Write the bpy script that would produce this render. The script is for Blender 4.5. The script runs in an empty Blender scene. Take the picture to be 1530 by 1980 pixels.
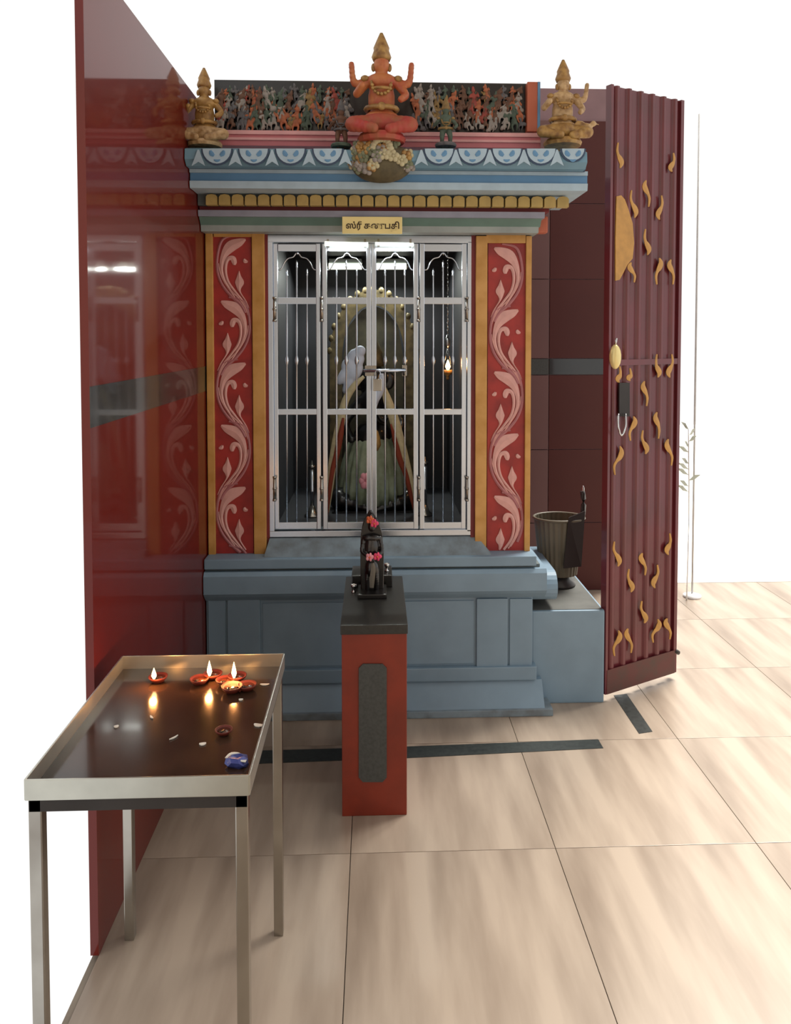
import bpy, bmesh, math, random
from mathutils import Vector, Matrix, Euler
R = math.radians
sc = bpy.context.scene
C = sc.collection
# ------------------------------------------------------------------ camera
F, CX, CY = 1500.0, 783.0, 711.0
EYE = Vector((0, 0, 1.5))
cam = bpy.data.cameras.new('camera')
co = bpy.data.objects.new('camera', cam); C.objects.link(co)
co.location = EYE
co.rotation_euler = (R(90 - 2.3), 0, R(-2.2))
cam.sensor_fit = 'HORIZONTAL'; cam.sensor_width = 36
cam.lens = F / 1530 * 36
cam.shift_x = -(CX - 765) / 1530
cam.shift_y = -(990 - CY) / 1530
cam.clip_start = 0.02
sc.camera = co
# ------------------------------------------------------------------ world, sun, exposure
w = bpy.data.worlds.new('overcast_sky'); sc.world = w; w.use_nodes = True
w.node_tree.nodes['Background'].inputs[0].default_value = (1.0, 0.99, 0.975, 1)
w.node_tree.nodes['Background'].inputs[1].default_value = 1.06
sl = bpy.data.lights.new('sun', 'SUN'); sl.energy = 8.5; sl.angle = R(28); sl.color = (1, .97, .9)
so = bpy.data.objects.new('sun', sl); C.objects.link(so)
so.rotation_euler = Vector((-.75, -0.8, -1.9)).to_track_quat('-Z', 'Y').to_euler()
sc.view_settings.view_transform = 'Standard'; sc.view_settings.look = 'None'
sc.view_settings.gamma = 1; sc.view_settings.use_curve_mapping = False
sc.view_settings.exposure = 0.0
ROT = co.rotation_euler.to_matrix()

# ------------------------------------------------------------------ helpers
def ray(px, py):
    return ROT @ Vector(((px - CX) / F, -(py - CY) / F, -1))
def P(px, py, Y):                       # the point of the upright plane y = Y seen at a pixel of the photograph
    d = ray(px, py); return EYE + d * (Y / d.y)
def PZ(px, py, Z):                      # the point of the level plane z = Z
    d = ray(px, py); return EYE + d * ((Z - EYE.z) / d.z)
def X(px, py, Y): return P(px, py, Y).x
def Zt(px, py, Y): return P(px, py, Y).z
def srgb(r, g, b):
    f = lambda v: (v/255/12.92) if v/255 <= .04045 else ((v/255 + .055)/1.055)**2.4
    return (f(r), f(g), f(b))
MATS = {}
def mat(name, rgb, rough=.6, metal=0, var=.12, scale=9, rgb2=None, bump=.0, coat=0, gain=1.0, detail=4, stretch=None, emit=0, spec=.5):
    m = bpy.data.materials.new(name); m.use_nodes = True
    nt = m.node_tree; b = nt.nodes['Principled BSDF']
    c1 = [min(.93, v*gain) for v in srgb(*rgb)]
    c2 = [min(.93, v*gain) for v in srgb(*rgb2)] if rgb2 else [v*(1-var*2) for v in c1]
    tc = nt.nodes.new('ShaderNodeTexCoord'); mp = nt.nodes.new('ShaderNodeMapping')
    if stretch: mp.inputs['Scale'].default_value = stretch
    n = nt.nodes.new('ShaderNodeTexNoise'); n.inputs['Scale'].default_value = scale; n.inputs['Detail'].default_value = detail
    r = nt.nodes.new('ShaderNodeValToRGB')
    r.color_ramp.elements[0].position = .3; r.color_ramp.elements[0].color = (*c2, 1)
    r.color_ramp.elements[1].position = .62; r.color_ramp.elements[1].color = (*c1, 1)
    L = nt.links.new
    L(tc.outputs['Object'], mp.inputs[0]); L(mp.outputs[0], n.inputs['Vector']); L(n.outputs['Fac'], r.inputs[0]); L(r.outputs[0], b.inputs['Base Color'])
    b.inputs['Roughness'].default_value = rough; b.inputs['Metallic'].default_value = metal
    b.inputs['Coat Weight'].default_value = coat; b.inputs['Coat Roughness'].default_value = .06
    b.inputs['Specular IOR Level'].default_value = spec
    if bump:
        bp = nt.nodes.new('ShaderNodeBump'); bp.inputs['Strength'].default_value = bump; bp.inputs['Distance'].default_value = .004
        n2 = nt.nodes.new('ShaderNodeTexNoise'); n2.inputs['Scale'].default_value = scale*6; L(mp.outputs[0], n2.inputs['Vector'])
        L(n2.outputs['Fac'], bp.inputs['Height']); L(bp.outputs[0], b.inputs['Normal'])
    if emit:
        b.inputs['Emission Color'].default_value = (*srgb(*rgb), 1); b.inputs['Emission Strength'].default_value = emit
    MATS[name] = m; return m

def link(name, bm, m, parent=None, smooth=False):
    me = bpy.data.meshes.new(name)
    bmesh.ops.recalc_face_normals(bm, faces=bm.faces[:])
    bm.to_mesh(me); bm.free()
    for x in (m if isinstance(m, (list, tuple)) else [m]): me.materials.append(x)
    if smooth:
        for p in me.polygons: p.use_smooth = True
    o = bpy.data.objects.new(name, me); C.objects.link(o)
    if parent: o.parent = parent
    return o
def tag(o, label, cat, group=None, kind=None):
    if label: o['label'] = label
    if cat: o['category'] = cat
    if group: o['group'] = group
    if kind: o['kind'] = kind
    return o
def thing(name, label, cat, loc=(0,0,0), rz=0, group=None):
    o = bpy.data.objects.new(name, None); C.objects.link(o); o.location = loc; o.rotation_euler = (0, 0, rz); o.empty_display_size = .05
    return tag(o, label, cat, group)
def struct(o):
    o['kind'] = 'structure'; return o
def wmat(o):
    m = Matrix.LocRotScale(o.location, o.rotation_euler, o.scale)
    return wmat(o.parent) @ o.matrix_parent_inverse @ m if o.parent else m
def unparent_loc(o, parent):            # keep a world-space mesh where it is under a moved parent
    o.parent = parent; o.matrix_parent_inverse = wmat(parent).inverted(); return o
def box(bm, x0, y0, z0, x1, y1, z1, bev=0, mi=0):
    vs = bmesh.ops.create_cube(bm, size=1)['verts']
    for v in vs:
        v.co = Vector(((x0+x1)/2 + v.co.x*(x1-x0), (y0+y1)/2 + v.co.y*(y1-y0), (z0+z1)/2 + v.co.z*(z1-z0)))
    fs = set(f for v in vs for f in v.link_faces)
    for f in fs: f.material_index = mi
    if bev:
        es = list(set(e for v in vs for e in v.link_edges))
        bmesh.ops.bevel(bm, geom=es, offset=bev, segments=2, affect='EDGES', profile=.7)
def bx(name, x0, y0, z0, x1, y1, z1, m, parent=None, bev=0):
    bm = bmesh.new(); box(bm, x0, y0, z0, x1, y1, z1, bev); return link(name, bm, m, parent)
def pbox(name, px0, py0, px1, py1, Y, depth, m, parent=None, bev=0):   # box whose front face (plane y=Y) covers a photo rectangle
    mx, my = (px0+px1)/2, (py0+py1)/2
    return bx(name, X(px0, my, Y), Y, Zt(mx, py1, Y), X(px1, my, Y), Y+depth, Zt(mx, py0, Y), m, parent, bev)
def profile(name, pts, x0, x1, m, parent=None, smooth=False):           # (y,z) outline extruded along x
    bm = bmesh.new()
    a = [bm.verts.new((x0, y, z)) for y, z in pts]; b = [bm.verts.new((x1, y, z)) for y, z in pts]
    n = len(pts)
    for i in range(n): bm.faces.new((a[i], a[(i+1)%n], b[(i+1)%n], b[i]))
    bm.faces.new(a); bm.faces.new(b[::-1])
    return link(name, bm, m, parent, smooth)
def prism(bm, pts, n, t, mi=0):         # polygon of 3-D points extruded by t along n
    n = Vector(n)*t
    a = [bm.verts.new(p) for p in pts]; b = [bm.verts.new(Vector(p)+n) for p in pts]
    k = len(pts); fs = []
    for i in range(k): fs.append(bm.faces.new((a[i], a[(i+1)%k], b[(i+1)%k], b[i])))
    fs.append(bm.faces.new(a)); fs.append(bm.faces.new(b[::-1]))
    for f in fs: f.material_index = mi
def smoothpts(pts, k=5):                # Catmull-Rom through tuples of any size
    out = []; n = len(pts)
    for i in range(n-1):
        p0, p1, p2, p3 = pts[max(i-1,0)], pts[i], pts[i+1], pts[min(i+2,n-1)]
        for j in range(k):
            t = j/k
            out.append(tuple(.5*((2*b)+(-a+c)*t+(2*a-5*b+4*c-d)*t*t+(-a+3*b-3*c+d)*t**3) for a,b,c,d in zip(p0,p1,p2,p3)))
    out.append(tuple(pts[-1])); return out
def ribbon(bm, pts, to3, nrm, t, mi=0, k=5, wmin=.5):   # pts (u,v,width) in a plane, to3 maps (u,v) to space
    sp = smoothpts(pts, k); rows = []
    for i, (u, v, wd) in enumerate(sp):   # widths in the plane's own unit
        a = sp[max(i-1,0)]; b = sp[min(i+1,len(sp)-1)]
        dx, dy = b[0]-a[0], b[1]-a[1]; L = math.hypot(dx, dy) or 1
        nx, ny = -dy/L, dx/L; h = max(wd, wmin)/2
        l, r_ = to3(u+nx*h, v+ny*h), to3(u-nx*h, v-ny*h)
        rows.append((bm.verts.new(l), bm.verts.new(r_), bm.verts.new(l+nrm*t*.6), bm.verts.new(r_+nrm*t*.6), bm.verts.new((l+r_)/2+nrm*t)))
    for a, b in zip(rows, rows[1:]):
        for q in ((0,2),(2,4),(4,3),(3,1)):
            f = bm.faces.new((a[q[0]], b[q[0]], b[q[1]], a[q[1]])); f.material_index = mi
    for e in (rows[0], rows[-1]):
        f = bm.faces.new((e[0], e[2], e[4], e[3], e[1])); f.material_index = mi
def tube(bm, pts, r, seg=8, mi=0, k=1, cap=True):
    if k > 1: pts = smoothpts([tuple(p)+((r if not isinstance(r,(list,tuple)) else r[i]),) for i,p in enumerate(pts)], k); rs = [p[3] for p in pts]; pts = [Vector(p[:3]) for p in pts]
    else:
        rs = [r]*len(pts) if not isinstance(r,(list,tuple)) else list(r); pts = [Vector(p) for p in pts]
    rings = []
    for i, p in enumerate(pts):
        d = (pts[min(i+1,len(pts)-1)] - pts[max(i-1,0)]).normalized()
        q = d.to_track_quat('Z', 'Y')
        rings.append([bm.verts.new(p + q @ Vector((math.cos(2*math.pi*j/seg)*rs[i], math.sin(2*math.pi*j/seg)*rs[i], 0))) for j in range(seg)])
    for a, b in zip(rings, rings[1:]):
        for j in range(seg):
            f = bm.faces.new((a[j], a[(j+1)%seg], b[(j+1)%seg], b[j])); f.material_index = mi
    if cap:
        bm.faces.new(rings[0][::-1]).material_index = mi; bm.faces.new(rings[-1]).material_index = mi
def lathe(bm, prof, seg=20, at=(0,0,0), mi=0):    # prof = (radius, z)
    at = Vector(at); rings = []
    for r_, z in prof:
        rings.append([bm.verts.new(at + Vector((math.cos(2*math.pi*j/seg)*max(r_,1e-4), math.sin(2*math.pi*j/seg)*max(r_,1e-4), z))) for j in range(seg)])
    for a, b in zip(rings, rings[1:]):
        for j in range(seg): bm.faces.new((a[j], a[(j+1)%seg], b[(j+1)%seg], b[j])).material_index = mi
    bm.faces.new(rings[0][::-1]).material_index = mi; bm.faces.new(rings[-1]).material_index = mi
def blob(bm, c, r, rot=None, u=14, v=9, mi=0):
    m = Matrix.Translation(Vector(c)) @ ((Euler(rot).to_matrix().to_4x4()) if rot else Matrix()) @ Matrix.Diagonal((*(r if hasattr(r,'__len__') else (r,r,r)), 1))
    vs = bmesh.ops.create_uvsphere(bm, u_segments=u, v_segments=v, radius=1, matrix=m)['verts']
    for f in set(f for x in vs for f in x.link_faces): f.material_index = mi
def organic(name, blobs, limbs, m, parent=None, vox=.004, at=(0,0,0), s=1):
    bm = bmesh.new(); at = Vector(at)
    for b in blobs:
        blob(bm, at + Vector(b[0])*s, [q*s for q in b[1]], b[2] if len(b) > 2 else None)
    for pts, rs in limbs:
        sp = smoothpts([tuple(p)+(r_,) for p, r_ in zip(pts, rs)], 5)
        for p in sp: blob(bm, at + Vector(p[:3])*s, p[3]*s, None, 8, 6)
    o = link(name, bm, m, parent, True)
    md = o.modifiers.new('one_surface', 'REMESH'); md.mode = 'VOXEL'; md.voxel_size = vox*s if s < 1 else vox; md.use_smooth_shade = True
    return o
def copy_tree(o, parent=None):
    c = o.copy(); C.objects.link(c)
    if parent: c.parent = parent
    for ch in list(o.children): copy_tree(ch, c)
    return c

# ------------------------------------------------------------------ materials (paint and stone colours)
G = 1.0
red_wall = mat('red_laminate', (104,24,14), .5, coat=.6, spec=.12, var=.1, scale=1.5)
black_tile = mat('black_tile', (28,30,29), .25, coat=.5, var=.2)
maroon_tile = mat('maroon_tile', (80,38,34), .4, spec=.25, var=.06, scale=2)
maroon_lt = mat('maroon_tile_sheen', (106,72,70), .4, var=.05, scale=2)  # the maroon tile lightened, a reflected sheen put into its colour
mauve_paint = mat('mauve_paint', (140,112,116), .8, var=.05)
grout = mat('grout', (70,45,42), .8)
marble = mat('beige_marble', (168,152,136), .3, var=.1, scale=1.7, rgb2=(122,106,92), stretch=(4.2,.6,1), detail=6)
marble.node_tree.nodes['Mapping'].inputs['Rotation'].default_value = (0, 0, R(-35))
floor_base = mat('floor_bed', (142,130,116), .8)
granite = mat('dark_granite', (52,56,54), .35, var=.25, scale=60)
blue = mat('blue_grey_paint', (122,146,164), .5, var=.07, scale=4, rgb2=(108,130,146), bump=.1, coat=.15)
blue_dirty = mat('soiled_blue_paint', (126,142,152), .6, var=.1, scale=14, rgb2=(100,106,110), bump=.1)
yellow = mat('ochre_paint', (200,150,84), .5, var=.08, scale=12, rgb2=(176,126,54))
red_paint = mat('red_paint', (160,42,36), .5, var=.1, scale=14, rgb2=(128,32,30))
dark_red = mat('dark_red_paint', (118,30,34), .5)
pink = mat('pink_paint', (212,158,150), .5, var=.06, scale=30)
mauve_pink = mat('mauve_pink_paint', (168,104,106), .5, var=.06, scale=30)
pale_green = mat('pale_green_paint', (150,150,110), .5)
sky_blue = mat('sky_blue_paint', (92,138,176), .45, var=.05)
pale_blue = mat('pale_blue_paint', (168,190,204), .5, var=.06, scale=20)
mid_blue = mat('mid_blue_paint', (110,148,168), .5, var=.1, scale=6)
navy = mat('navy_paint', (52,72,98), .5)
green_p = mat('grey_green_paint', (100,128,120), .5, var=.1)
grey_p = mat('pale_grey_paint', (150,158,156), .5)
lav = mat('lavender_paint', (140,142,158), .5)
dent_y = mat('dentil_yellow', (184,156,92), .55, var=.1, scale=20)
soff = mat('grey_soffit', (96,104,104), .7)
rail_pink = mat('rail_pink', (196,112,118), .5, var=.08)
rail_lt = mat('rail_light_pink', (220,160,158), .5)
orange_p = mat('orange_paint', (180,94,66), .5, var=.1)
steel = mat('polished_steel', (196,204,216), .24, metal=1, var=.04, scale=3)
steel_bar = mat('steel_bar', (196,202,210), .26, metal=1, var=.04, scale=3)
steel_dull = mat('dull_steel', (172,168,160), .22, metal=1, var=.1, scale=6, rgb2=(146,140,132))
iron = mat('iron', (60,56,54), .5, metal=.6)
brass = mat('brass_plate', (236,216,150), .3, metal=.35, var=.05)
ink = mat('brown_lettering', (64,46,22), .6)
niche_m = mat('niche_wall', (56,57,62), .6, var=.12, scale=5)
gold = mat('gold_paint', (176,138,78), .45, metal=.15, var=.18, scale=40, rgb2=(120,82,44))
gold2 = mat('pale_gold_paint', (196,164,120), .5, var=.15, scale=50, rgb2=(140,104,60))
door_m = mat('maroon_enamel', (104,36,44), .36, var=.1, scale=5, rgb2=(88,34,36), coat=.35)
door_gold = mat('gold_motif', (190,140,66), .45, var=.1, scale=30)
black_stone = mat('black_stone', (20,17,17), .3, var=.2, scale=30, coat=.3)
slab_m = mat('black_granite_slab', (44,44,42), .28, var=.15, scale=90)
ped_m = mat('orange_red_paint', (128,42,22), .42, var=.07, scale=10, rgb2=(112,37,20))
inset_m = mat('grey_granite_inset', (66,68,66), .5, var=.15, scale=120)
pinkf = mat('pink_petal', (226,70,110), .6)
palepink = mat('pale_pink_petal', (226,150,160), .6)
orangef = mat('orange_petal', (214,104,62), .6)
whitem = mat('white_petal', (225,220,210), .6)
silver = mat('silver', (205,205,205), .22, metal=1)
clay = mat('red_clay', (104,34,20), .6, var=.15)
soot = mat('sooty_steel_tray', (70,50,38), .16, metal=.2, var=.2, scale=7, rgb2=(46,34,28), coat=.2)
oil = mat('lamp_oil', (80,40,12), .1, coat=1)
flame_m = mat('flame', (255,214,150), emit=9)
flame_o = mat('flame_edge', (255,120,40), emit=3)
tube_m = mat('fluorescent_tube', (244,250,232), emit=1.9)
cloth_g = mat('pale_green_cloth', (150,160,138), .8, var=.12, scale=16, rgb2=(118,128,100))
cream = mat('cream_garland', (205,190,150), .8, var=.1, scale=50)
redg = mat('red_garland', (140,58,34), .8)
whitecl = mat('white_cloth', (205,212,228), .8, var=.05)
olive = mat('antique_brass', (112,98,66), .5, metal=.3, var=.25, scale=22, rgb2=(66,60,44))
bin_m = mat('olive_brown_plastic', (104,96,80), .45, var=.1, scale=8)
bin_in = mat('dark_plastic', (54,50,50), .4, var=.1)
wax = mat('blue_foil', (70,80,150), .3, var=.2, metal=.3)
green_leaf = mat('dark_green_leaf', (50,68,44), .6)

# ================================================================== SETTING
WX = -0.672
# left wall
wl = struct(bx('wall_left', WX-.02, 1.85, 0, WX, 4.62, 2.40, red_wall))
st = bx('tile_band', WX, 1.85, 1.284, WX+.0015, 4.5, 1.382, black_tile, wl)
# the hall's high ceiling and the wall behind the photographer (both out of frame)
plaster = mat('off_white_plaster', (205,196,184), .85, var=.03)
struct(bx('ceiling', -.69, -2.6, 3.62, 1.75, 4.62, 3.74, plaster))
struct(bx('wall_front', -3.2, -2.72, 0, 2.2, -2.6, 3.62, plaster))
# back wall with tiles
BY = 4.5
wb = struct(bx('wall_back', WX, BY, 0, 1.44, BY+.12, 2.93, mauve_paint))
rows = [(0.0,.405),(.405,.838),(.838,1.276),(1.372,1.833),(1.833,2.27),(2.27,2.745)]
x0s = [-.66, -.05, .30, 1.015, 1.44]
for z0, z1 in rows:
    for a, b in ((.30,.90),(1.015,1.436)):
        bx('wall_tile', a+.002, BY-.010, z0+.002, b-.002, BY, z1-.002, maroon_tile, wb, .0015)
    bx('wall_tile', .903, BY-.016, z0+.002, 1.012, BY, z1-.002, maroon_lt, wb, .0015)  # strip of wall that carries the painted sheen
bx('dark_band_tile', .302, BY-.011, 1.278, .90, BY, 1.370, black_tile, wb, .0015)
bx('dark_band_tile', .903, BY-.017, 1.278, 1.012, BY, 1.370, inset_m, wb, .0015)  # black band greyed where the painted sheen crosses it
bx('dark_band_tile', 1.017, BY-.011, 1.278, 1.434, BY, 1.370, black_tile, wb, .0015)
# floor
fl = struct(bx('floor', WX-.02, -2.6, -.12, 4.0, BY+.12, -.012, floor_base))
tm = None
T = .6
for i in range(8):
    for j in range(13):
        xa = WX + i*T; ya = -2.6 + j*T
        xb, yb = min(xa+T, 4.0), min(ya+T, BY + (.12 if xa > 1.0 else 0))
        if xb-xa < .05 or yb-ya < .05: continue
        o = bx('floor_tile', 0, 0, -.012, xb-xa-.002, yb-ya-.002, 0, marble, fl, .001); o.location = (xa, ya, 0)
        # each slab was cut from a different place of the block
        o.rotation_euler = (0, 0, 0)
def floor_strip(pts):
    bm = bmesh.new(); prism(bm, [PZ(a, b, 0.0) for a, b in pts], (0,0,1), .0015); return link('dark_floor_strip', bm, granite, fl)
floor_strip([(500,1452),(790,1444),(1157,1430),(1167,1447),(790,1466),(500,1477)])
floor_strip([(1187,1345),(1212,1342),(1262,1415),(1236,1419)])

# ================================================================== SHRINE
sh = thing('shrine', 'shrine with blue-grey plinth, red scrolled pilasters and painted cornice against the back wall', 'shrine', (0, 3.05, 0))
def S(o): return unparent_loc(o, sh)
YC = 3.10       # pilaster front plane
xr = X(1026, 760, YC)
XL = WX + .003
# --- plinth courses, bottom up
def zf(py, Y): return Zt(725, py, Y)
YB = 3.06
xb = X(1030, 1225, YB)
foot_y = 2.985
S(bx('plinth_foot', XL, foot_y, 0, X(1070, 1395, foot_y), 3.086, zf(1378, foot_y), blue_dirty, None, .004))
zs0 = zf(1378, foot_y)
S(profile('plinth_slope', [(foot_y+.012, zs0), (foot_y+.018, zs0+.01), (YB-.004, zf(1318, YB)), (3.086, zf(1318, YB)), (3.086, zs0)], XL, X(1052, 1345, foot_y+.03), blue))
S(bx('plinth_moulding', XL, YB-.022, zf(1316, YB)+.001, X(1038, 1305, YB-.02), 3.086, zf(1294, YB-.022), blue, None, .005))
zb0, zb1 = zf(1294, YB-.022), zf(1152, YB)
S(bx('plinth_body', XL, YB, zb0, xb, 3.3, zb1, blue, None, .002))
for a, b in ((440, 503), (922, 982)):
    S(pbox('plinth_pilaster_strip', a, 1158, b, 1292, YB-.012, .012, blue, None, .003))
S(pbox('plinth_corner_strip', 403, 1158, 436, 1292, YB-.008, .008, blue, None, .002))
S(pbox('plinth_corner_strip', 986, 1158, 1029, 1292, YB-.008, .008, blue, None, .002))
S(pbox('plinth_panel', 508, 1164, 916, 1286, YB-.005, .005, blue, None, .002))
yc = 3.01
S(profile('plinth_cap', [(YB-.01, zf(1156, YB)), (yc+.012, zf(1153, yc)), (yc, zf(1146, yc)), (yc, zf(1112, yc)), (yc+.012, zf(1105, yc)), (3.32, zf(1105, yc)), (3.32, zf(1156, YB))], XL, X(1058, 1130, yc), blue))
capz0, capz1 = zf(1168, 3.10), zf(1112, 3.10)
bm = bmesh.new(); tube(bm, [(X(1030,1140,3.1), 3.14, (capz0+capz1)/2), (X(1077,1140,3.1), 3.14, (capz0+capz1)/2)], (capz1-capz0)/2, 20)
box(bm, X(1030,1140,3.1), 3.14, capz0, X(1077,1140,3.1), 3.5, capz1)
S(link('side_cap_roll', bm, blue, None, False))
S(bx('plinth_neck', XL, 3.045, zf(1106, yc)-.004, X(1044, 1100, 3.045), 3.3, zf(1096, 3.03), soff))
yt = 3.025
S(bx('plinth_top_slab', XL, yt, zf(1098, yt), X(1038, 1090, yt), 3.34, zf(1079, yt), blue, None, .005))
ztop = zf(1079, yt)
zsill = zf(1037, 3.13)
# sill ramp in front of the gate
xs0, xs1 = X(512, 1055, 3.08), X(925, 1055, 3.08)
bm = bmesh.new()
a = [(xs0-.0, 3.05, ztop), (xs1+.05, 3.05, ztop), (xs1+.0, 3.12, zsill), (xs0+.015, 3.12, zsill)]
b = [(xs0-.0, 3.3, ztop), (xs1+.05, 3.3, ztop), (xs1+.0, 3.3, zsill), (xs0+.015, 3.3, zsill)]
va = [bm.verts.new(p) for p in a]; vb = [bm.verts.new(p) for p in b]
bm.faces.new(va); bm.faces.new(vb[::-1])
for i in range(4): bm.faces.new((va[i], va[(i+1)%4], vb[(i+1)%4], vb[i]))
S(link('gate_sill', bm, blue_dirty))
# --- side walls, niche shell
zc = zf(452, 3.10)                # underside of the lowest cornice
nx0, nx1 = X(520, 760, 3.13), X(912, 760, 3.13)
nb = 4.15
for nm, a, b in (('side_wall', XL, nx0), ('side_wall', nx1, xr)):
    S(bx(nm, a, 3.125, ztop, b, nb, zc+.05, dark_red))
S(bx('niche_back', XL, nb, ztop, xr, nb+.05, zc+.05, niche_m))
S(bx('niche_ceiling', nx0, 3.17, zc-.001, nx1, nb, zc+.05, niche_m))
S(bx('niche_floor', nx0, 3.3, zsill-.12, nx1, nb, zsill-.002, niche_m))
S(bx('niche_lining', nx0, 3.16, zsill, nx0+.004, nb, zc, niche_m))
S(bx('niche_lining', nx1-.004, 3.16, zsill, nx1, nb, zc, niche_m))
S(bx('rear_plinth', XL, 3.3, 0, xb, 4.2, ztop, blue))
S(pbox('door_head', 513, 449, 922, 459, 3.135, .04, dark_red))
# --- pilasters with scrolls
def pilaster(px0, px1, py0, py1, inner, outer, mirror):
    root = S(pbox('pilaster', px0, py0, px1, py1, YC+.012, .03, red_paint, None))
    K = lambda o: unparent_loc(o, root)
    for a, b in (inner, outer): K(pbox('ochre_border', a, py0-6, b, py1+4, YC, .042, yellow, None, .003))
    K(pbox('ochre_border', px0-2, py0-8, px1+2, py0+8 if mirror else py0+1, YC+.002, .03, yellow, None, .002))
    cxp = (px0+px1)/2; sx = (px1-px0)/71.0
    y = py0 + (10 if mirror else -2); k = 0
    lim = py1 + 1
    s = .1717
    shapes = {
      'scroll_stem': [(330,85,20),(200,110,28),(140,180,30),(105,350,30),(110,500,30),(160,640,30),(250,760,34),(360,860,40),(415,960,30)],
      'scroll_leaf': [(415,130,24),(350,165,96),(250,215,130),(178,320,74),(152,450,42),(178,580,34),(240,690,26),(300,790,14)],
      'scroll_strand': [(120,400,8),(130,480,14),(172,590,16),(262,715,16),(345,800,16),(410,900,14),(440,985,8)],
      'scroll_curl': [(292,420,30),(292,385,62),(275,345,62),(228,350,44),(202,410,36),(200,510,30),(232,620,28),(310,730,26),(395,840,22),(440,960,10)],
      'scroll_bud': [(345,485,4),(345,550,50),(350,615,104),(345,675,54),(358,730,18),(420,830,14),(455,910,6)],
      'scroll_petal': [(400,352,22),(412,378,46),(440,385,20)]}
    while y < lim:
        flip = (k % 2 == 1) ^ mirror
        for nm, pts in shapes.items():
            q = []
            for u, v, wd in pts:
                uu = (u-282)*s*sx; 
                if flip: uu = -uu
                vv = y + (v-85)*s
                if vv > lim - 3: break
                q.append((cxp+max(-33, min(33, uu)), vv, wd*s*.95))
            if len(q) < 3: continue
            bm = bmesh.new()
            ribbon(bm, q, lambda u, v: P(u, v, YC+.0118), Vector((0,-1,0)), .006)
            K(link(nm, bm, mauve_pink if nm == 'scroll_stem' else pink, None))
        y += 120; k += 1
    return root
pilaster(415, 488, 457, 1074, (489, 513), (400, 414), False)
pilaster(943, 1015, 462, 1068, (920, 942), (1016, 1027), True)
for a, b in ((513, 520), (911, 920)): S(pbox('red_reveal', a, 452, b, 1040, 3.115, .03, dark_red))
# --- entablature, bottom up (each course a profile along x)
def course(name, py0, py1, Y0, Y1, px1, m, back=3.3, flare=0):
    z1, z0 = zf(py0, Y0), zf(py1, Y1)
    return S(profile(name, [(Y1, z0), (Y0, z1), (back, z1), (back, z0)], XL, X(px1, (py0+py1)/2, Y0), m))
course('light_fillet', 437, 449, 3.03, 3.035, 1042, grey_p)
course('green_cove', 420, 437, 3.00, 3.03, 1048, green_p)
course('lavender_fillet', 408, 420, 2.985, 2.99, 1054, lav)
course('dark_red_fillet', 399, 408, 3.01, 3.01, 1062, dark_red)
course('dentil_bed', 371, 399, 2.985, 2.985, 1070, soff)
for k in range(28):
    xa = 398 + k*25.2
    bm = bmesh.new()
    zA, zB = zf(398, 2.955), zf(377, 2.955); xA, xB = X(xa, 388, 2.955), X(xa+22, 388, 2.955)
    hw = (xB-xA)/2; cxx = (xA+xB)/2
    pts = [(xA, 2.955, zA), (xB, 2.955, zA), (xB, 2.955, zB-hw*.5)] + [(cxx+hw*math.cos(t), 2.955, zB-hw*.5+hw*.5*math.sin(t)) for t in (R(45), R(90), R(135))] + [(xA, 2.955, zB-hw*.5)]
    prism(bm, pts, (0,1,0), .03)
    S(link('dentil', bm, dent_y))
course('cornice_soffit', 366, 371, 2.865, 2.94, 1128, soff)
course('lower_cornice_band', 352, 366, 2.855, 2.86, 1137, pale_blue)
course('blue_cornice_band', 336, 352, 2.866, 2.866, 1136, sky_blue)
course('upper_cornice_band', 328, 336, 2.855, 2.855, 1137, pale_blue)
course('navy_fillet', 322, 329, 2.83, 2.85, 1134, navy)
z1, z0 = zf(284, 2.78), zf(323, 2.80)
S(profile('lotus_frieze', [(2.81, z0), (2.785, z0+.02), (2.79, z1-.01), (2.82, z1), (3.3, z1), (3.3, z0)], XL, X(1134, 305, 2.8), mid_blue))
zfr = z1
# soft bracket where the cornice turns to the side
S(pbox('corner_bracket', 1030, 418, 1060, 450, 3.06, .05, orange_p, None, .006))
# lotus petals
def petal(px, py=288, r_=31, name='lotus_petal'):
    Y = 2.7835
    t3 = lambda u, v: P(u, v, Y)
    bm = bmesh.new()
    arc = lambda rr, n=12: [(px+rr*math.cos(t), py+rr*1.05*math.sin(t)) for t in [math.pi*i/n for i in range(n+1)]]
    prism(bm, [t3(u, v) for u, v in arc(r_)], (0,-1,0), .003)
    o = S(link(name, bm, navy))
    bm = bmesh.new(); prism(bm, [t3(u, v)+Vector((0,-.003,0)) for u, v in arc(r_-3.5)], (0,-1,0), .003)
    unparent_loc(link('petal_face', bm, pale_blue), o)
    bm = bmesh.new()
    for sx in (-1, 1):
        ribbon(bm, [(px+sx*13, py+3, 4), (px+sx*11, py+9, 9), (px+sx*6, py+13, 5)], lambda u, v: P(u, v, Y-.006), Vector((0,-1,0)), .002)
    ribbon(bm, [(px-6, py+21, 2), (px, py+23, 5), (px+6, py+21, 2)], lambda u, v: P(u, v, Y-.006), Vector((0,-1,0)), .002)
    unparent_loc(link('petal_eye', bm, sky_blue), o)
    return o
cs = [420, 491, 562, 634, 849, 914, 980, 1046, 1108]
for c_ in cs: petal(c_, r_=31 if c_ < 1100 else 25)
for c_ in [384, 455.5, 526.5, 598, 668, 815, 881.5, 947, 1013, 1077]:
    bm = bmesh.new()
    prism(bm, [P(u, v, 2.7835) for u, v in ((c_-13,321),(c_,313),(c_+13,321),(c_+5,300),(c_+1.5,290),(c_-1.5,290),(c_-5,300))], (0,-1,0), .004)
    S(link('lotus_spur', bm, pale_blue))
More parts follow.
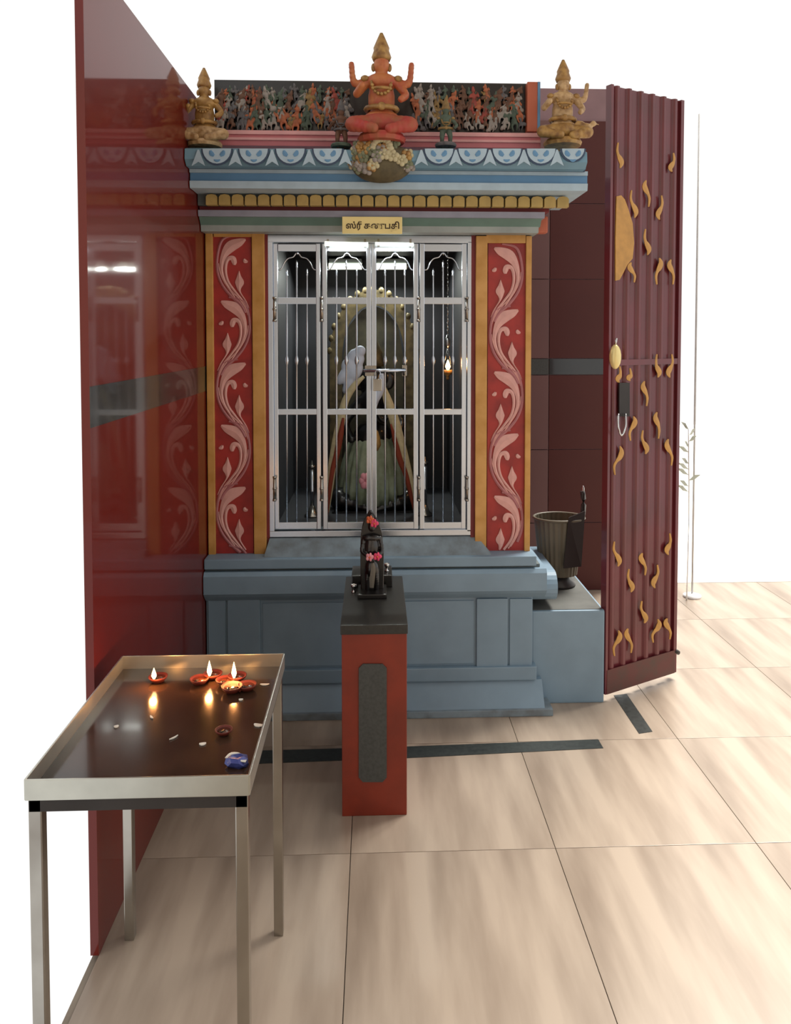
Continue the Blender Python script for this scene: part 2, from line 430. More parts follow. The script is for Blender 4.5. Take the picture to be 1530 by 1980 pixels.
# roof slab + pink rails + relief panel
S(bx('roof_slab', XL, 2.93, zfr, X(1045, 300, 2.93), 4.3, zfr+.01, pale_blue))
YR = 2.95
S(pbox('red_rail', 420, 262, 1046, 284, YR-.012, .05, rail_pink, None, .003))
S(pbox('pink_rail', 420, 254, 1046, 262, YR-.018, .055, rail_lt, None, .002))
S(pbox('pink_rail', 420, 268, 1046, 273, YR-.018, .04, rail_lt, None, .002))
S(pbox('panel_post', 1020, 158, 1044, 254, YR-.008, .05, orange_p, None, .003))
S(pbox('panel_post_edge', 1040, 158, 1045, 254, YR-.012, .05, sky_blue, None, .001))
S(pbox('panel_backing', 415, 158, 1022, 256, YR+.03, .05, black_stone))
# small carved figures crowding the panel
pal = [mat('fig_white', (150,142,134), .7, var=.15, scale=60), mat('fig_orange', (168,96,62), .7, var=.2, scale=60), mat('fig_green', (78,92,78), .7, var=.2, scale=60),
       mat('fig_brown', (104,72,54), .7, var=.2, scale=60), mat('fig_red', (150,66,54), .7, var=.2, scale=60), mat('fig_grey', (98,96,98), .7, var=.2, scale=60), mat('fig_ochre', (140,112,66), .7, var=.2, scale=60)]
rnd = random.Random(4)
def mini_kind(mi):
    a = rnd.uniform(-.3, .3); pose = rnd.random()
    blobs = [((0,0,.012), (.011,.008,.013)), ((a*.01,0,.032), (.009,.007,.013)), ((a*.02,-.001,.052), (.0065,.0065,.008)), ((a*.02,0,.061), (.0045,.0045,.006))]
    for q in range(3): blobs.append(((rnd.uniform(-.02,.02), .003, rnd.uniform(-.02,.05)), (rnd.uniform(.006,.013), .007, rnd.uniform(.005,.012)), (0, rnd.uniform(-1,1), 0)))
    limbs = [([(-.008,0,.04),(-.016,-.004,.03),(-.012+.01*pose,-.006,.022+.03*pose)], [.003,.003,.0025]), ([(.008,0,.04),(.017,-.004,.032),(.013,-.006,.045)], [.003,.003,.0025]),
             ([(-.006,0,.008),(-.008,-.004,-.006),(-.006,-.002,-.02)], [.005,.004,.003]), ([(.006,0,.008),(.01,-.004,-.004),(.005,-.002,-.02)], [.005,.004,.003])]
    return organic('carved_figure', blobs, limbs, pal[mi], None, .0026)
kinds = [mini_kind(m_) for m_ in (0,0,1,1,2,3,3,4,5,5,6,2)]
used = set()
def mini(px, py, s):
    k = rnd.randrange(len(kinds)); o = kinds[k]
    if k in used: o = o.copy(); C.objects.link(o)
    used.add(k)
    o.matrix_parent_inverse = Matrix(); o.parent = None
    o.location = P(px, py, YR+.012); o.scale = (s,)*3; o.rotation_euler = (0, rnd.uniform(-.35,.35), rnd.uniform(-.4,.4))
    return S(o)
xs = list(range(432, 672, 14)) + list(range(808, 1015, 14))
for i, px in enumerate(xs):
    for j, (py) in enumerate((242, 226, 207, 190)):
        mini(px + rnd.uniform(-6, 6), py + rnd.uniform(-3, 3), rnd.uniform(.75, 1.2) if j < 3 else rnd.uniform(.6,.8))

# ================================================================== sculptures on the cornice (each a thing)
def deity(name, label, px, py, Y, s, body_m, skirt_m, crown_m, arms, seated=True):
    b = P(px, py, Y); t = thing(name, label, 'statue', b)
    if seated:
        blobs = [((0,0,.05), (.05,.035,.035)), ((0,.005,.11), (.036,.026,.055)), ((0,0,.155), (.042,.026,.022)), ((0,-.004,.196), (.021,.021,.026)), ((0,0,.172), (.011,.011,.02))]
        legs = [([(-.03,-.01,.045),(-.075,-.035,.035),(-.02,-.06,.02)], [.022,.02,.013]), ([(.03,-.01,.045),(.075,-.035,.035),(.02,-.055,.02)], [.022,.02,.013])]
    else:
        blobs = [((0,0,.13), (.03,.024,.05)), ((0,0,.165), (.036,.024,.02)), ((0,-.004,.205), (.02,.02,.025)), ((0,0,.182), (.01,.01,.02))]
        legs = [([(-.015,0,.1),(-.022,-.01,.05),(-.02,0,0)], [.02,.015,.011]), ([(.015,0,.1),(.026,-.012,.05),(.022,0,0)], [.02,.015,.011])]
    organic('body', blobs, [([(x*s_ ,y,z) for x,y,z in a], rr) for s_, a, rr in arms] + (legs if not seated else []), body_m, t, .004, (0,0,0), s)
    if seated: organic('skirt', [((0,0,.045), (.055,.04,.034))], legs, skirt_m, t, .004, (0,0,0), s)
    bm = bmesh.new(); lathe(bm, [(.022*s,.208*s),(.026*s,.218*s),(.02*s,.235*s),(.021*s,.242*s),(.011*s,.265*s),(.004*s,.28*s)], 14)
    link('crown', bm, crown_m, t, True)
    bm = bmesh.new(); tube(bm, [(math.cos(q)*.026*s, -.018*s + math.sin(q)*.016*s, .15*s + .0*q - (.02*s if math.sin(q) < 0 else 0)) for q in [2*math.pi*i/12 for i in range(13)]], .004*s, 6)
    link('necklace', bm, crown_m, t, True)
    bm = bmesh.new(); tube(bm, [(math.cos(q)*.041*s, math.sin(q)*.031*s, (.083 if seated else .1)*s) for q in [2*math.pi*i/16 for i in range(17)]], .007*s, 6)
    blob(bm, (0, -.032*s, (.083 if seated else .1)*s), (.011*s, .007*s, .011*s), None, 10, 7); link('belt', bm, crown_m, t, True)
    bm = bmesh.new()
    for q in range(9): blob(bm, (math.cos(math.pi*(1+q/8))*.024*s, -.027*s, .138*s+math.sin(math.pi*(1+q/8))*.022*s), .005*s, None, 8, 6)
    link('chest_garland', bm, crown_m, t, True)
    for sx in (-1, 1):
        bm = bmesh.new(); blob(bm, (sx*.043*s, -.006*s, .16*s), (.012*s,.012*s,.009*s), None, 10, 7); link('shoulder_ornament', bm, crown_m, t, True)
        bm = bmesh.new(); blob(bm, (sx*.021*s, -.004*s, .19*s), (.006*s,.006*s,.011*s), None, 8, 6); link('earring', bm, crown_m, t, True)
    bm = bmesh.new(); lathe(bm, [(.06*s,-.004*s),(.064*s,.006*s),(.058*s,.016*s)], 18); link('lotus_seat', bm, skirt_m, t)
    return t
armA = (1, [(.036,0,.155),(.062,-.01,.12),(.05,-.035,.1)], [.012,.011,.009])
armB = (-1, [(.036,0,.155),(.064,-.01,.12),(.05,-.035,.135)], [.012,.011,.009])
armC = (1, [(.036,0,.158),(.07,0,.15),(.078,-.01,.195)], [.011,.01,.008])
armD = (-1, [(.036,0,.158),(.07,0,.15),(.078,-.01,.195)], [.011,.01,.008])
red_gold = mat('red_gold_figure', (184,112,64), .5, var=.25, scale=22, rgb2=(158,56,40))
deity('seated_deity_statue', 'red and gold seated deity statue on the bracket at the centre of the cornice', 738, 274, 2.80, 1.36, red_gold, mat('red_skirt', (166,58,50), .6, var=.15, scale=20, rgb2=(150,90,56)), gold, [armA, armB, armC, armD])
deity('kneeling_guardian_statue', 'gilded guardian statue at the right corner of the cornice', 1088, 281, 2.90, 1.12, gold2, gold, gold, [armA, armB, armC])
deity('attendant_statue', 'gilded attendant statue squeezed against the red left wall', 396, 283, 2.87, 1.0, gold, gold2, gold, [armA, armB])
deity('small_green_statue', 'small grey-green standing statue right of the central deity', 862, 283, 2.83, .62, pal[2], pal[5], pal[6], [armA, armB], False)
deity('small_brown_statue', 'small dark standing statue left of the central deity', 660, 284, 2.83, .60, pal[3], pal[2], pal[5], [armA, armB], False)
# bird beside the right statue
b = P(1132, 262, 2.9)
t = thing('bird_statue', 'small gilded bird figure jutting out beyond the right corner statue', 'statue', P(1118, 283, 2.9))
o = organic('bird_body', [((0,0,.0),(.028,.014,.016)), ((.03,0,.014),(.011,.01,.011)), ((-.02,0,.012),(.02,.01,.012))], [([(.036,0,.014),(.05,0,.01)],[.005,.002]), ([(-.03,0,.0),(-.045,0,-.035),(-.04,0,-.045)],[.01,.008,.006])], gold2, None, .004, b + Vector((-.0,0,.03)))
unparent_loc(o, t)
bm = bmesh.new(); tube(bm, [b+Vector((-.042,0,-.015)), P(1112, 283, 2.9)], .006, 8); unparent_loc(link('perch', bm, gold, None, True), t)
for s_ in (-1, 1):
    bm = bmesh.new(); prism(bm, [b+Vector((.01,s_*.014,.036)), b+Vector((-.035,s_*.016,.05)), b+Vector((-.05,s_*.018,.03)), b+Vector((-.01,s_*.016,.02))], (0,s_,0), .004); unparent_loc(link('wing', bm, gold, None), t)
# carved bracket under the central deity
t = thing('carved_bracket', 'cream and green floral bracket bulging below the central deity', 'bracket', P(738, 350, 2.76))
K = lambda o: unparent_loc(o, t)
c0 = P(738, 300, 2.82)
K(organic('bracket_bowl', [((0,.0,-.035),(.112,.06,.065)), ((0,0,.0),(.105,.06,.04))], [], mat('dark_ochre', (92,82,56), .7, var=.25, scale=30), None, .006, c0))
flower_c = [mat('cream_blossom', (186,176,140), .7, var=.1, scale=40), mat('sage_leaf', (120,124,96), .7, var=.2, scale=40), gold, pal[0]]
rnd = random.Random(8)
for k in range(44):
    a = rnd.uniform(-1.35, 1.35); h = rnd.uniform(-.062, .038)
    rr = math.sqrt(max(.15, 1-(h+.02)**2/.0075))
    p = c0 + Vector((math.sin(a)*.108*rr, -math.cos(a)*.062*rr, h))
    bm = bmesh.new()
    for q in range(5):
        an = q*2*math.pi/5 + k
        blob(bm, p + Vector((math.cos(an)*.013, -.002, math.sin(an)*.013)), (.010,.006,.010), None, 8, 6)
    blob(bm, p + Vector((0,-.005,0)), .006, None, 8, 6)
    K(link('blossom', bm, flower_c[k % 4], None, True))
b2 = c0 + Vector((0,-.055,.012))
bm = bmesh.new()
for q in range(9):
    an = math.pi*q/8; blob(bm, b2 + Vector((math.cos(an)*.03, -.004, math.sin(an)*.03)), (.012,.008,.012), None, 10, 7)
K(link('scalloped_crest', bm, flower_c[0], None, True))

# ================================================================== nameplate
t = thing('nameplate', 'small brass nameplate with dark Tamil lettering above the gate', 'sign', P(720, 452, 2.975))
o = pbox('plate', 662, 419, 778, 452, 2.972, .008, brass, None, .0015); unparent_loc(o, t)
fpath = bpy.utils.resource_path('LOCAL') + '/datafiles/fonts/'
cu = bpy.data.curves.new('lettering', 'FONT'); cu.body = '\u0bb8\u0bcd\u0bb0\u0bc0 \u0b95\u0ba3\u0baa\u0ba4\u0bbf'
cu.size = .0315; cu.extrude = .0008; cu.offset = .0008; cu.align_x = 'CENTER'; cu.align_y = 'CENTER'
o = bpy.data.objects.new('lettering', cu); C.objects.link(o); cu.materials.append(ink)
o.rotation_euler = (R(90), 0, 0); o.location = P(721, 437, 2.9712)
bpy.context.view_layer.update()
me = bpy.data.meshes.new_from_object(o.evaluated_get(bpy.context.evaluated_depsgraph_get()))
o2 = bpy.data.objects.new('lettering', me); C.objects.link(o2); o2.rotation_euler = o.rotation_euler; o2.location = o.location
bpy.data.objects.remove(o); o2.name = 'lettering'; unparent_loc(o2, t)

# ================================================================== steel gate
YG = 3.128
gate = thing('steel_gate', 'polished stainless steel four-leaf folding gate closing the shrine niche', 'gate', P(717, 1036, YG))
def GK(o, p=gate): return unparent_loc(o, p)
GK(pbox('frame_rail', 517, 455, 917, 469, YG-.012, .03, steel, None, .002))
GK(pbox('frame_rail', 517, 1026, 917, 1037, YG-.012, .03, steel, None, .002))
GK(pbox('frame_stile', 517, 467, 529, 1028, YG-.012, .03, steel, None, .002))
GK(pbox('frame_stile', 904, 467, 917, 1028, YG-.012, .03, steel, None, .002))
leaves = [(530,620,8),(624,718,9),(719,809,9),(812,902,9)]
barx = [(555,574,594),(651,670,690),(745,764,783),(838,857,876)]
for li, ((a, b, sw), bars) in enumerate(zip(leaves, barx)):
    lf = bpy.data.objects.new('gate_leaf', None); C.objects.link(lf); lf.parent = gate; lf.empty_display_size = .03
    lf.location = (0, 0, 0)
    K2 = lambda o: unparent_loc(o, lf)
    K2(pbox('stile', a, 471, a+sw, 1023, YG, .022, steel, None, .002))
    K2(pbox('stile', b-sw, 471, b, 1023, YG, .022, steel, None, .002))
    for (t0, t1) in ((472, 486), (575, 588), (791, 802), (1010, 1023)):
        K2(pbox('rail', a+sw-1, t0, b-sw+1, t1, YG+.002, .018, steel, None, .002))
    mid = (a+b)/2
    for i, bxp in enumerate(bars):
        tp = 512 if i == 1 else 528
        bm = bmesh.new()
        pts = [(tp-10,.0006),(tp-3,.0042),(tp+2,.0028),(tp+4,.0045),(tp+6,.0028),(560,.0034),(600,.0034),(640,.0052),(688,.0034),(691,.007),(697,.0088),(703,.007),(706,.0034),(800,.0034),(1012,.0034)]
        yb_ = YG+.011
        tube(bm, [P(bxp, yy, yb_) for yy, _ in pts], [r_ for _, r_ in pts], 8)
        K2(link('bar', bm, steel_bar, None, True))
    bm = bmesh.new()
    arch = [(a+sw, 522), (a+sw+6, 520), (mid-25, 508), (mid-18, 500), (mid-8, 497), (mid, 488), (mid+8, 497), (mid+18, 500), (mid+25, 508), (b-sw-6, 520), (b-sw, 522)]
    tube(bm, [P(u, v, YG+.011) for u, v in arch], .0032, 6, k=4)
    blob(bm, P(mid, 490, YG+.01), .006)
    K2(link('arch_trim', bm, steel_bar, None, True))
for hx, side in ((531,0),(622,1),(810,1),(903,0)):
    for hy in (598, 945):
        bm = bmesh.new(); tube(bm, [P(hx, hy-22, YG-.012), P(hx, hy+22, YG-.012)], .006, 10)
        for q in (-22, 0, 22): tube(bm, [P(hx, hy+q-2, YG-.012), P(hx, hy+q+2, YG-.012)], .0078, 10)
        GK(link('hinge', bm, steel_dull, None, True))
# sliding bolt
lt = pbox('bolt_plate', 706, 707, 728, 727, YG-.006, .006, steel_dull, None, .001); GK(lt)
bm = bmesh.new(); tube(bm, [P(703, 717, YG-.011), P(785, 716, YG-.011)], .0072, 10)
bo = GK(link('bolt', bm, steel, None, True)); 
bm = bmesh.new(); tube(bm, [P(780, 712, YG-.011), P(781, 726, YG-.016)], .005, 8); unparent_loc(link('bolt_knob', bm, iron, None, True), bo)
GK(pbox('bolt_keeper', 778, 706, 787, 727, YG-.010, .01, steel_dull, None, .002))
# padlock hanging on the bolt
pk = thing('padlock', 'small brass padlock hanging from the gate bolt', 'padlock', P(727, 727, YG-.02))
o = pbox('lock_body', 722, 733, 739, 756, YG-.026, .012, steel_dull, None, .003); unparent_loc(o, pk)
bm = bmesh.new(); tube(bm, [P(725, 736, YG-.02), P(725, 722, YG-.02), P(730, 715, YG-.023), P(736, 722, YG-.02), P(736, 736, YG-.02)], .0022, 8, k=4); unparent_loc(link('shackle', bm, steel, None, True), pk)

# ================================================================== inside the niche
zn = zsill - .002
# tube lights
for (a, b_, lab) in ((636, 700, 'short fluorescent tube glowing at the top of the niche, left of the gate centre'), (728, 786, 'short fluorescent tube glowing at the top of the niche, right of the gate centre')):
    YT = 3.95
    t = thing('tube_light', lab, 'lamp', P((a+b_)/2, 515, YT), 0, None)
    bm = bmesh.new(); tube(bm, [P(a, 515, YT), P(b_, 515, YT)], .016, 12); unparent_loc(link('tube', bm, tube_m, None, True), t)
    for e, q in ((a, -1), (b_, 1)):
        bm = bmesh.new(); tube(bm, [P(e, 515, YT), P(e+q*4, 515, YT)], .018, 12); unparent_loc(link('end_cap', bm, steel_dull, None, True), t)
    unparent_loc(pbox('batten', a, 500, b_, 508, YT+.0, .2, grey_p, None, .003), t)
    l = bpy.data.lights.new('tube_glow', 'AREA'); l.shape = 'RECTANGLE'; l.size = .16; l.size_y = .03; l.energy = 2.6; l.color = (.95, 1, .93)
    lo = bpy.data.objects.new('tube_glow', l); C.objects.link(lo); unparent_loc(lo, t)
    lo.location = P((a+b_)/2, 522, YT-.03); lo.rotation_euler = Vector((0, -.3, -1)).to_track_quat('-Z', 'Y').to_euler()
for (a, b_, lab) in ((628, 712, 'slim lit tube fixed across the gate head, left half'), (726, 800, 'slim lit tube fixed across the gate head, right half')):
    YT = YG-.022
    t = thing('slim_tube_light', lab, 'lamp', P((a+b_)/2, 472, YT))
    bm = bmesh.new(); tube(bm, [P(a, 471, YT), P(b_, 473, YT)], .009 if a < 700 else .0065, 12); unparent_loc(link('tube', bm, tube_m, None, True), t)
    for e in (a+6, b_-6): unparent_loc(pbox('clip', e-2, 462, e+2, 477, YT+.007, .006, steel_dull), t)
    l = bpy.data.lights.new('tube_glow', 'AREA'); l.shape = 'RECTANGLE'; l.size = .14; l.size_y = .02; l.energy = .7; l.color = (.95, 1, .97)
    lo = bpy.data.objects.new('tube_glow', l); C.objects.link(lo); unparent_loc(lo, t)
    lo.location = P((a+b_)/2, 480, YT-.012); lo.rotation_euler = Vector((0, .25, -1)).to_track_quat('-Z', 'Y').to_euler()
# arch behind the idol
YA = 3.98
t = thing('halo_arch', 'mottled antique brass arch standing behind the dark idol in the niche', 'arch', P(722, 1030, YA))
bm = bmesh.new()
def archpts(rx, ry, cy):
    return [P(722+rx*math.cos(q), cy-ry*math.sin(q), YA) for q in [math.pi*i/18 for i in range(19)]]
o_, i_ = archpts(84, 130, 690), archpts(60, 100, 690)
o_ = [Vector((o_[0].x, YA, zn))] + o_ + [Vector((o_[-1].x, YA, zn))]; i_ = [Vector((i_[0].x, YA, zn))] + i_ + [Vector((i_[-1].x, YA, zn))]
for k in range(len(o_)-1):
    prism(bm, [o_[k], o_[k+1], i_[k+1], i_[k]], (0,-1,0), .02)
bmesh.ops.remove_doubles(bm, verts=bm.verts[:], dist=.0005)
unparent_loc(link('arch_band', bm, olive), t)
for k in range(17):
    q = math.pi*(k+.5)/17; p = P(722+84*math.cos(q), 690-130*math.sin(q), YA-.012)
    bm = bmesh.new(); blob(bm, p, (.016,.012,.02), None, 10, 7); unparent_loc(link('flame_finial', bm, olive, None, True), t)
bm = bmesh.new(); prism(bm, [P(a, b, YA+.006) for a, b in ((664, 1015), (664, 690), (675, 630), (700, 600), (722, 590), (745, 600), (770, 630), (780, 690), (780, 1015))], (0,-1,0), .006)
unparent_loc(link('back_sheet', bm, mat('smoked_brass', (84,80,62), .5, metal=.2, var=.3, scale=14, rgb2=(52,52,44))), t)
# idol
YI = 3.72
base = P(722, 1015, YI); kI = YI/1500
t = thing('niche_idol', 'dark stone seated elephant-headed idol draped with cloth inside the niche', 'idol', base)
pxm = lambda n: n*kI     # photo pixels to metres at the idol
def IP(px, py, dy=0): v = P(px, py, YI+dy); return (v.x, v.y, v.z)
def irr(c, r_): return (Vector(c), [r_[0]*kI, r_[1]*kI, r_[2]*kI])
bm_list = [irr(IP(722,905), (52,40,50)), irr(IP(722,850), (42,36,40)), irr(IP(722,775), (26,24,30)), irr(IP(722,730,-.01), (24,24,28)), irr(IP(696,735,.02), (18,5,22)), irr(IP(748,735,.02), (18,5,22))]
limbs = [([IP(722,738,-.05), IP(724,765,-.075), IP(732,800,-.08), IP(742,815,-.085), IP(750,806,-.085)], [.028,.022,.016,.012,.009]),
         ([IP(700,775), IP(668,815,-.02), IP(680,850,-.08)], [.03,.026,.02]), ([IP(744,775), IP(776,815,-.02), IP(764,850,-.08)], [.03,.026,.02]),
         ([IP(700,960), IP(655,965,-.06), IP(715,985,-.12)], [.06,.05,.03]), ([IP(744,960), IP(790,965,-.06), IP(730,985,-.12)], [.06,.05,.03])]
o = organic('body', [(c, r_) for c, r_ in bm_list], limbs, black_stone, None, .009); unparent_loc(o, t)
bm = bmesh.new(); lathe(bm, [(.05,0),(.056,.02),(.044,.05),(.046,.065),(.03,.1),(.012,.14),(.004,.155)], 16, IP(722, 708)); unparent_loc(link('crown', bm, olive, None, True), t)
bm = bmesh.new(); box(bm, P(650,1000,YI).x, YI-.17, zn, P(796,1000,YI).x, YI+.13, P(722,992,YI).z, .01); unparent_loc(link('pedestal_block', bm, black_stone), t)
# pleated skirt cloth
bm = bmesh.new()
rings = []
n = 56
for (py, rx, ry) in ((838, 36, .10), (860, 50, .13), (900, 62, .155), (940, 68, .17), (962, 66, .17)):
    ring = []
    for j in range(n):
        a = math.pi + math.pi*j/(n-1)
        pl = 1 + .045*math.sin(j*1.35)*(py-820)/100
        c = P(724, py, YI); ring.append(bm.verts.new((c.x + math.cos(a)*rx*kI*pl, YI + .02 + math.sin(a)*ry*pl, c.z + .01*math.cos(2*a))))
    rings.append(ring)
for a, b_ in zip(rings, rings[1:]):
    for j in range(n-1): bm.faces.new((a[j], a[j+1], b_[j+1], b_[j]))
o = link('pleated_cloth', bm, cloth_g, None, True); md = o.modifiers.new('thick', 'SOLIDIFY'); md.thickness = .004; unparent_loc(o, t)
# garlands (ribbon of cream with a red strand)
def garland(label, pc, pr):
    g = thing('garland', label, 'garland', P(*pc[0][:2], YI-.2))
    bm = bmesh.new(); ribbon(bm, pc, lambda u, v: P(u, v, YI-.19), Vector((0,-1,0)), .012); unparent_loc(link('cream_strand', bm, cream, None, True), g)
    bm = bmesh.new(); ribbon(bm, pr, lambda u, v: P(u, v, YI-.205), Vector((0,-1,0)), .01); unparent_loc(link('red_strand', bm, redg, None, True), g)
garland('cream and red garland falling to the left foot of the niche idol', [(704,728,6),(686,745,12),(668,775,14),(660,810,16),(652,850,18),(643,900,16),(637,950,13),(633,990,8)], [(664,808,4),(659,840,11),(651,880,11),(643,910,9),(637,955,7),(633,1000,3)])
garland('cream and red garland falling to the right foot of the niche idol', [(742,748,8),(750,775,17),(762,810,19),(772,850,20),(786,900,16),(795,940,13),(802,985,8)], [(756,820,3),(766,860,10),(774,890,11),(784,915,10),(794,955,8),(800,985,3)])
# white cloth plume at the head
t = thing('white_head_cloth', 'bluish white gathered cloth beside the head of the niche idol', 'cloth', P(686, 760, YI-.1))
bl = []
for (a, b_, r_, h) in ((696,680,11,12),(686,690,14,16),(675,706,14,18),(664,726,9,20),(686,718,14,22),(674,745,9,18),(694,700,9,16)):
    bl.append((IP(a, b_, -.1), (r_*kI, .022, h*kI), (0, .5, 0)))
unparent_loc(organic('gathered_cloth', bl, [], whitecl, None, .006), t)
# gold tassel
t = thing('gold_tassel', 'golden tassel hanging at the chest of the niche idol', 'tassel', P(727, 868, YI-.2))
bm = bmesh.new(); p = P(727, 852, YI-.215); lathe(bm, [(.003,.05),(.012,.04),(.02,.01),(.024,-.02),(.01,-.045)][::-1], 12, p)
unparent_loc(link('tassel_head', bm, gold, None, True), t)
bm = bmesh.new(); tube(bm, [p+Vector((0,0,.045)), P(724, 800, YI-.205), P(735, 765, YI-.19)], .004, 6, k=3); unparent_loc(link('cord', bm, whitecl, None, True), t)
bm = bmesh.new(); ribbon(bm, [(738,722,8),(738,740,14),(732,760,17),(724,780,9)], lambda u, v: P(u, v, YI-.2), Vector((0,-1,0)), .01); unparent_loc(link('knotted_end', bm, whitecl, None, True), t)
# pink flower at the lap
t = thing('pink_flower', 'pale pink flower on the skirt of the niche idol', 'flower', P(706, 945, YI-.22))
for k in range(6):
    bm = bmesh.new(); q = k*math.pi/3; blob(bm, P(706, 930, YI-.21)+Vector((math.cos(q)*.014, 0, math.sin(q)*.022)), (.014,.01,.018), None, 8, 6); unparent_loc(link('petal', bm, palepink, None, True), t)
# lamp stands
for (px, y0, lab) in ((604, 895, 'slim steel lamp stand in the niche left of the idol'), (822, 888, 'slim steel lamp stand in the niche right of the idol')):
    YL = 3.5; c = P(px, 1000, YL); t = thing('lamp_stand', lab, 'lamp stand', (c.x, YL, zn))
    h = P(px, y0, YL).z - zn
    bm = bmesh.new(); lathe(bm, [(.036,0),(.036,.008),(.02,.02),(.010,.05)], 16); link('foot', bm, steel_dull, t, True)
    bm = bmesh.new(); lathe(bm, [(.0095,.04),(.0095,h*.45),(.013,h*.47),(.0095,h*.5),(.0095,h-.03)], 12); link('stem', bm, steel_bar, t, True)
    bm = bmesh.new(); lathe(bm, [(.006,h-.035),(.016,h-.02),(.017,h-.012),(.006,h-.008),(.002,h+.012)], 14); link('dish', bm, steel_dull, t, True)
# hanging oil lamp
def flame(bm, c, h, r_, mi=0):
    lathe(bm, [(r_*.4,0),(r_,h*.28),(r_*.8,h*.5),(r_*.35,h*.8),(.0004,h)], 10, c, mi)
YH = 3.5
c = P(866, 722, YH)
t = thing('hanging_oil_lamp', 'hanging oil lamp with an orange flame behind the right gate leaf', 'lamp', c)
bm = bmesh.new(); lathe(bm, [(.004,-.03),(.008,-.022),(.006,-.012),(.022,.0),(.026,.014),(.02,.016)], 16); link('bowl', bm, gold, t, True)
bm = bmesh.new()
zt_ = zc - c.z
for k in range(3):
    q = k*2.094+.5; tube(bm, [(math.cos(q)*.022, math.sin(q)*.022, .014), (0, 0, .13)], .0014, 5)
nn = 26
for k in range(nn):
    z_ = .13 + (zt_-.13)*k/nn; tube(bm, [(0,0,z_), (0.002*(-1)**k,0,z_+(zt_-.13)/nn)], .0022, 5)
link('chain', bm, silver, t, True)
bm = bmesh.new(); lathe(bm, [(.002,.112),(.012,.125),(.014,.15),(.004,.175)], 12); link('silver_cap', bm, silver, t, True)
bm = bmesh.new(); flame(bm, (0,-.008,.016), .05, .012); link('flame', bm, flame_m, t, True)
l = bpy.data.lights.new('lamp_glow', 'POINT'); l.energy = .5; l.color = (1,.45,.15); l.shadow_soft_size = .02
lo = bpy.data.objects.new('lamp_glow', l); C.objects.link(lo); lo.parent = t; lo.location = (0,-.04,.05)

# ================================================================== granite-topped pedestal
PY0, PY1 = 2.37, 2.86
px0, px1 = X(658, 1222, PY0), X(789, 1222, PY0)
ztp = Zt(723, 1222, PY0)
ped = thing('pedestal', 'orange-red painted pedestal with dark inset panel and black stone top', 'pedestal', ((px0+px1)/2, (PY0+PY1)/2, 0))
th = .028
unparent_loc(bx('pedestal_body', px0+.004, PY0+.004, 0, px1-.003, PY1-.004, ztp-.008, ped_m, None, .003), ped)
bm = bmesh.new()
ins = [(694+8,1283),(748-8,1283),(748,1291),(748,1502),(740,1511),(702,1511),(694,1502),(694,1291)]
prism(bm, [P(a, b, PY0+.004) for a, b in ins], (0,-1,0), .004)
unparent_loc(link('inset_panel', bm, inset_m), ped)
sb = unparent_loc(bx('stone_top', px0, PY0, ztp-.008, px1, PY1, ztp+.022, slab_m, None, .003), ped)
zt2 = ztp+.022
# black idol on the slab
YS = 2.655
cs_ = P(719, 1160, YS); zb_ = zt2
bi = thing('black_stone_idol', 'small black carved stone idol standing upright on the pedestal', 'idol', (cs_.x, YS, zb_))
kS = YS/1500
unparent_loc(bx('idol_step', X(692,1150,YS), YS-.05, zb_, X(748,1150,YS), YS+.06, Zt(719,1140,YS), black_stone, None, .004), bi)
zi = Zt(719,1140,YS)
bm = bmesh.new()
prism(bm, [P(a, b, YS+.025) for a, b in ((698,1142),(697,1060),(698,1030),(702,1010),(709,995),(716,983),(724,995),(733,1008),(739,1030),(742,1060),(742,1142))], (0,-1,0), .018)
bmesh.ops.bevel(bm, geom=bm.edges[:], offset=.003, segments=1, affect='EDGES')
unparent_loc(link('back_slab', bm, black_stone), bi)
def SP(px, py, dy=0): v = P(px, py, YS+dy); return (v.x, v.y, v.z)
o = organic('figure', [(SP(719,1018,-.01),(.014,.014,.018)), (SP(719,1002,-.005),(.009,.009,.014)), (SP(719,1060,-.005),(.026,.017,.04)), (SP(719,1098,-.005),(.024,.018,.03)), (SP(719,1040,-.005),(.03,.014,.012))],
    [([SP(704,1040), SP(700,1065,-.01), SP(710,1075,-.028)], [.008,.0075,.006]), ([SP(735,1040), SP(739,1065,-.01), SP(728,1075,-.028)], [.008,.0075,.006]),
     ([SP(712,1100), SP(711,1120,-.004), SP(711,1140)], [.013,.011,.009]), ([SP(727,1100), SP(728,1120,-.004), SP(728,1140)], [.013,.011,.009])], black_stone, None, .0025)
unparent_loc(o, bi)
bm = bmesh.new(); ribbon(bm, [(721,1088,5),(722,1100,9),(720,1120,10),(719,1136,8)], lambda u, v: P(u, v, YS-.03), Vector((0,-1,0)), .004)
unparent_loc(tag(link('front_sash', bm, mat('tarnished_silver', (104,98,88), .4, metal=.4)), 'tarnished grey sash strip', None), bi)
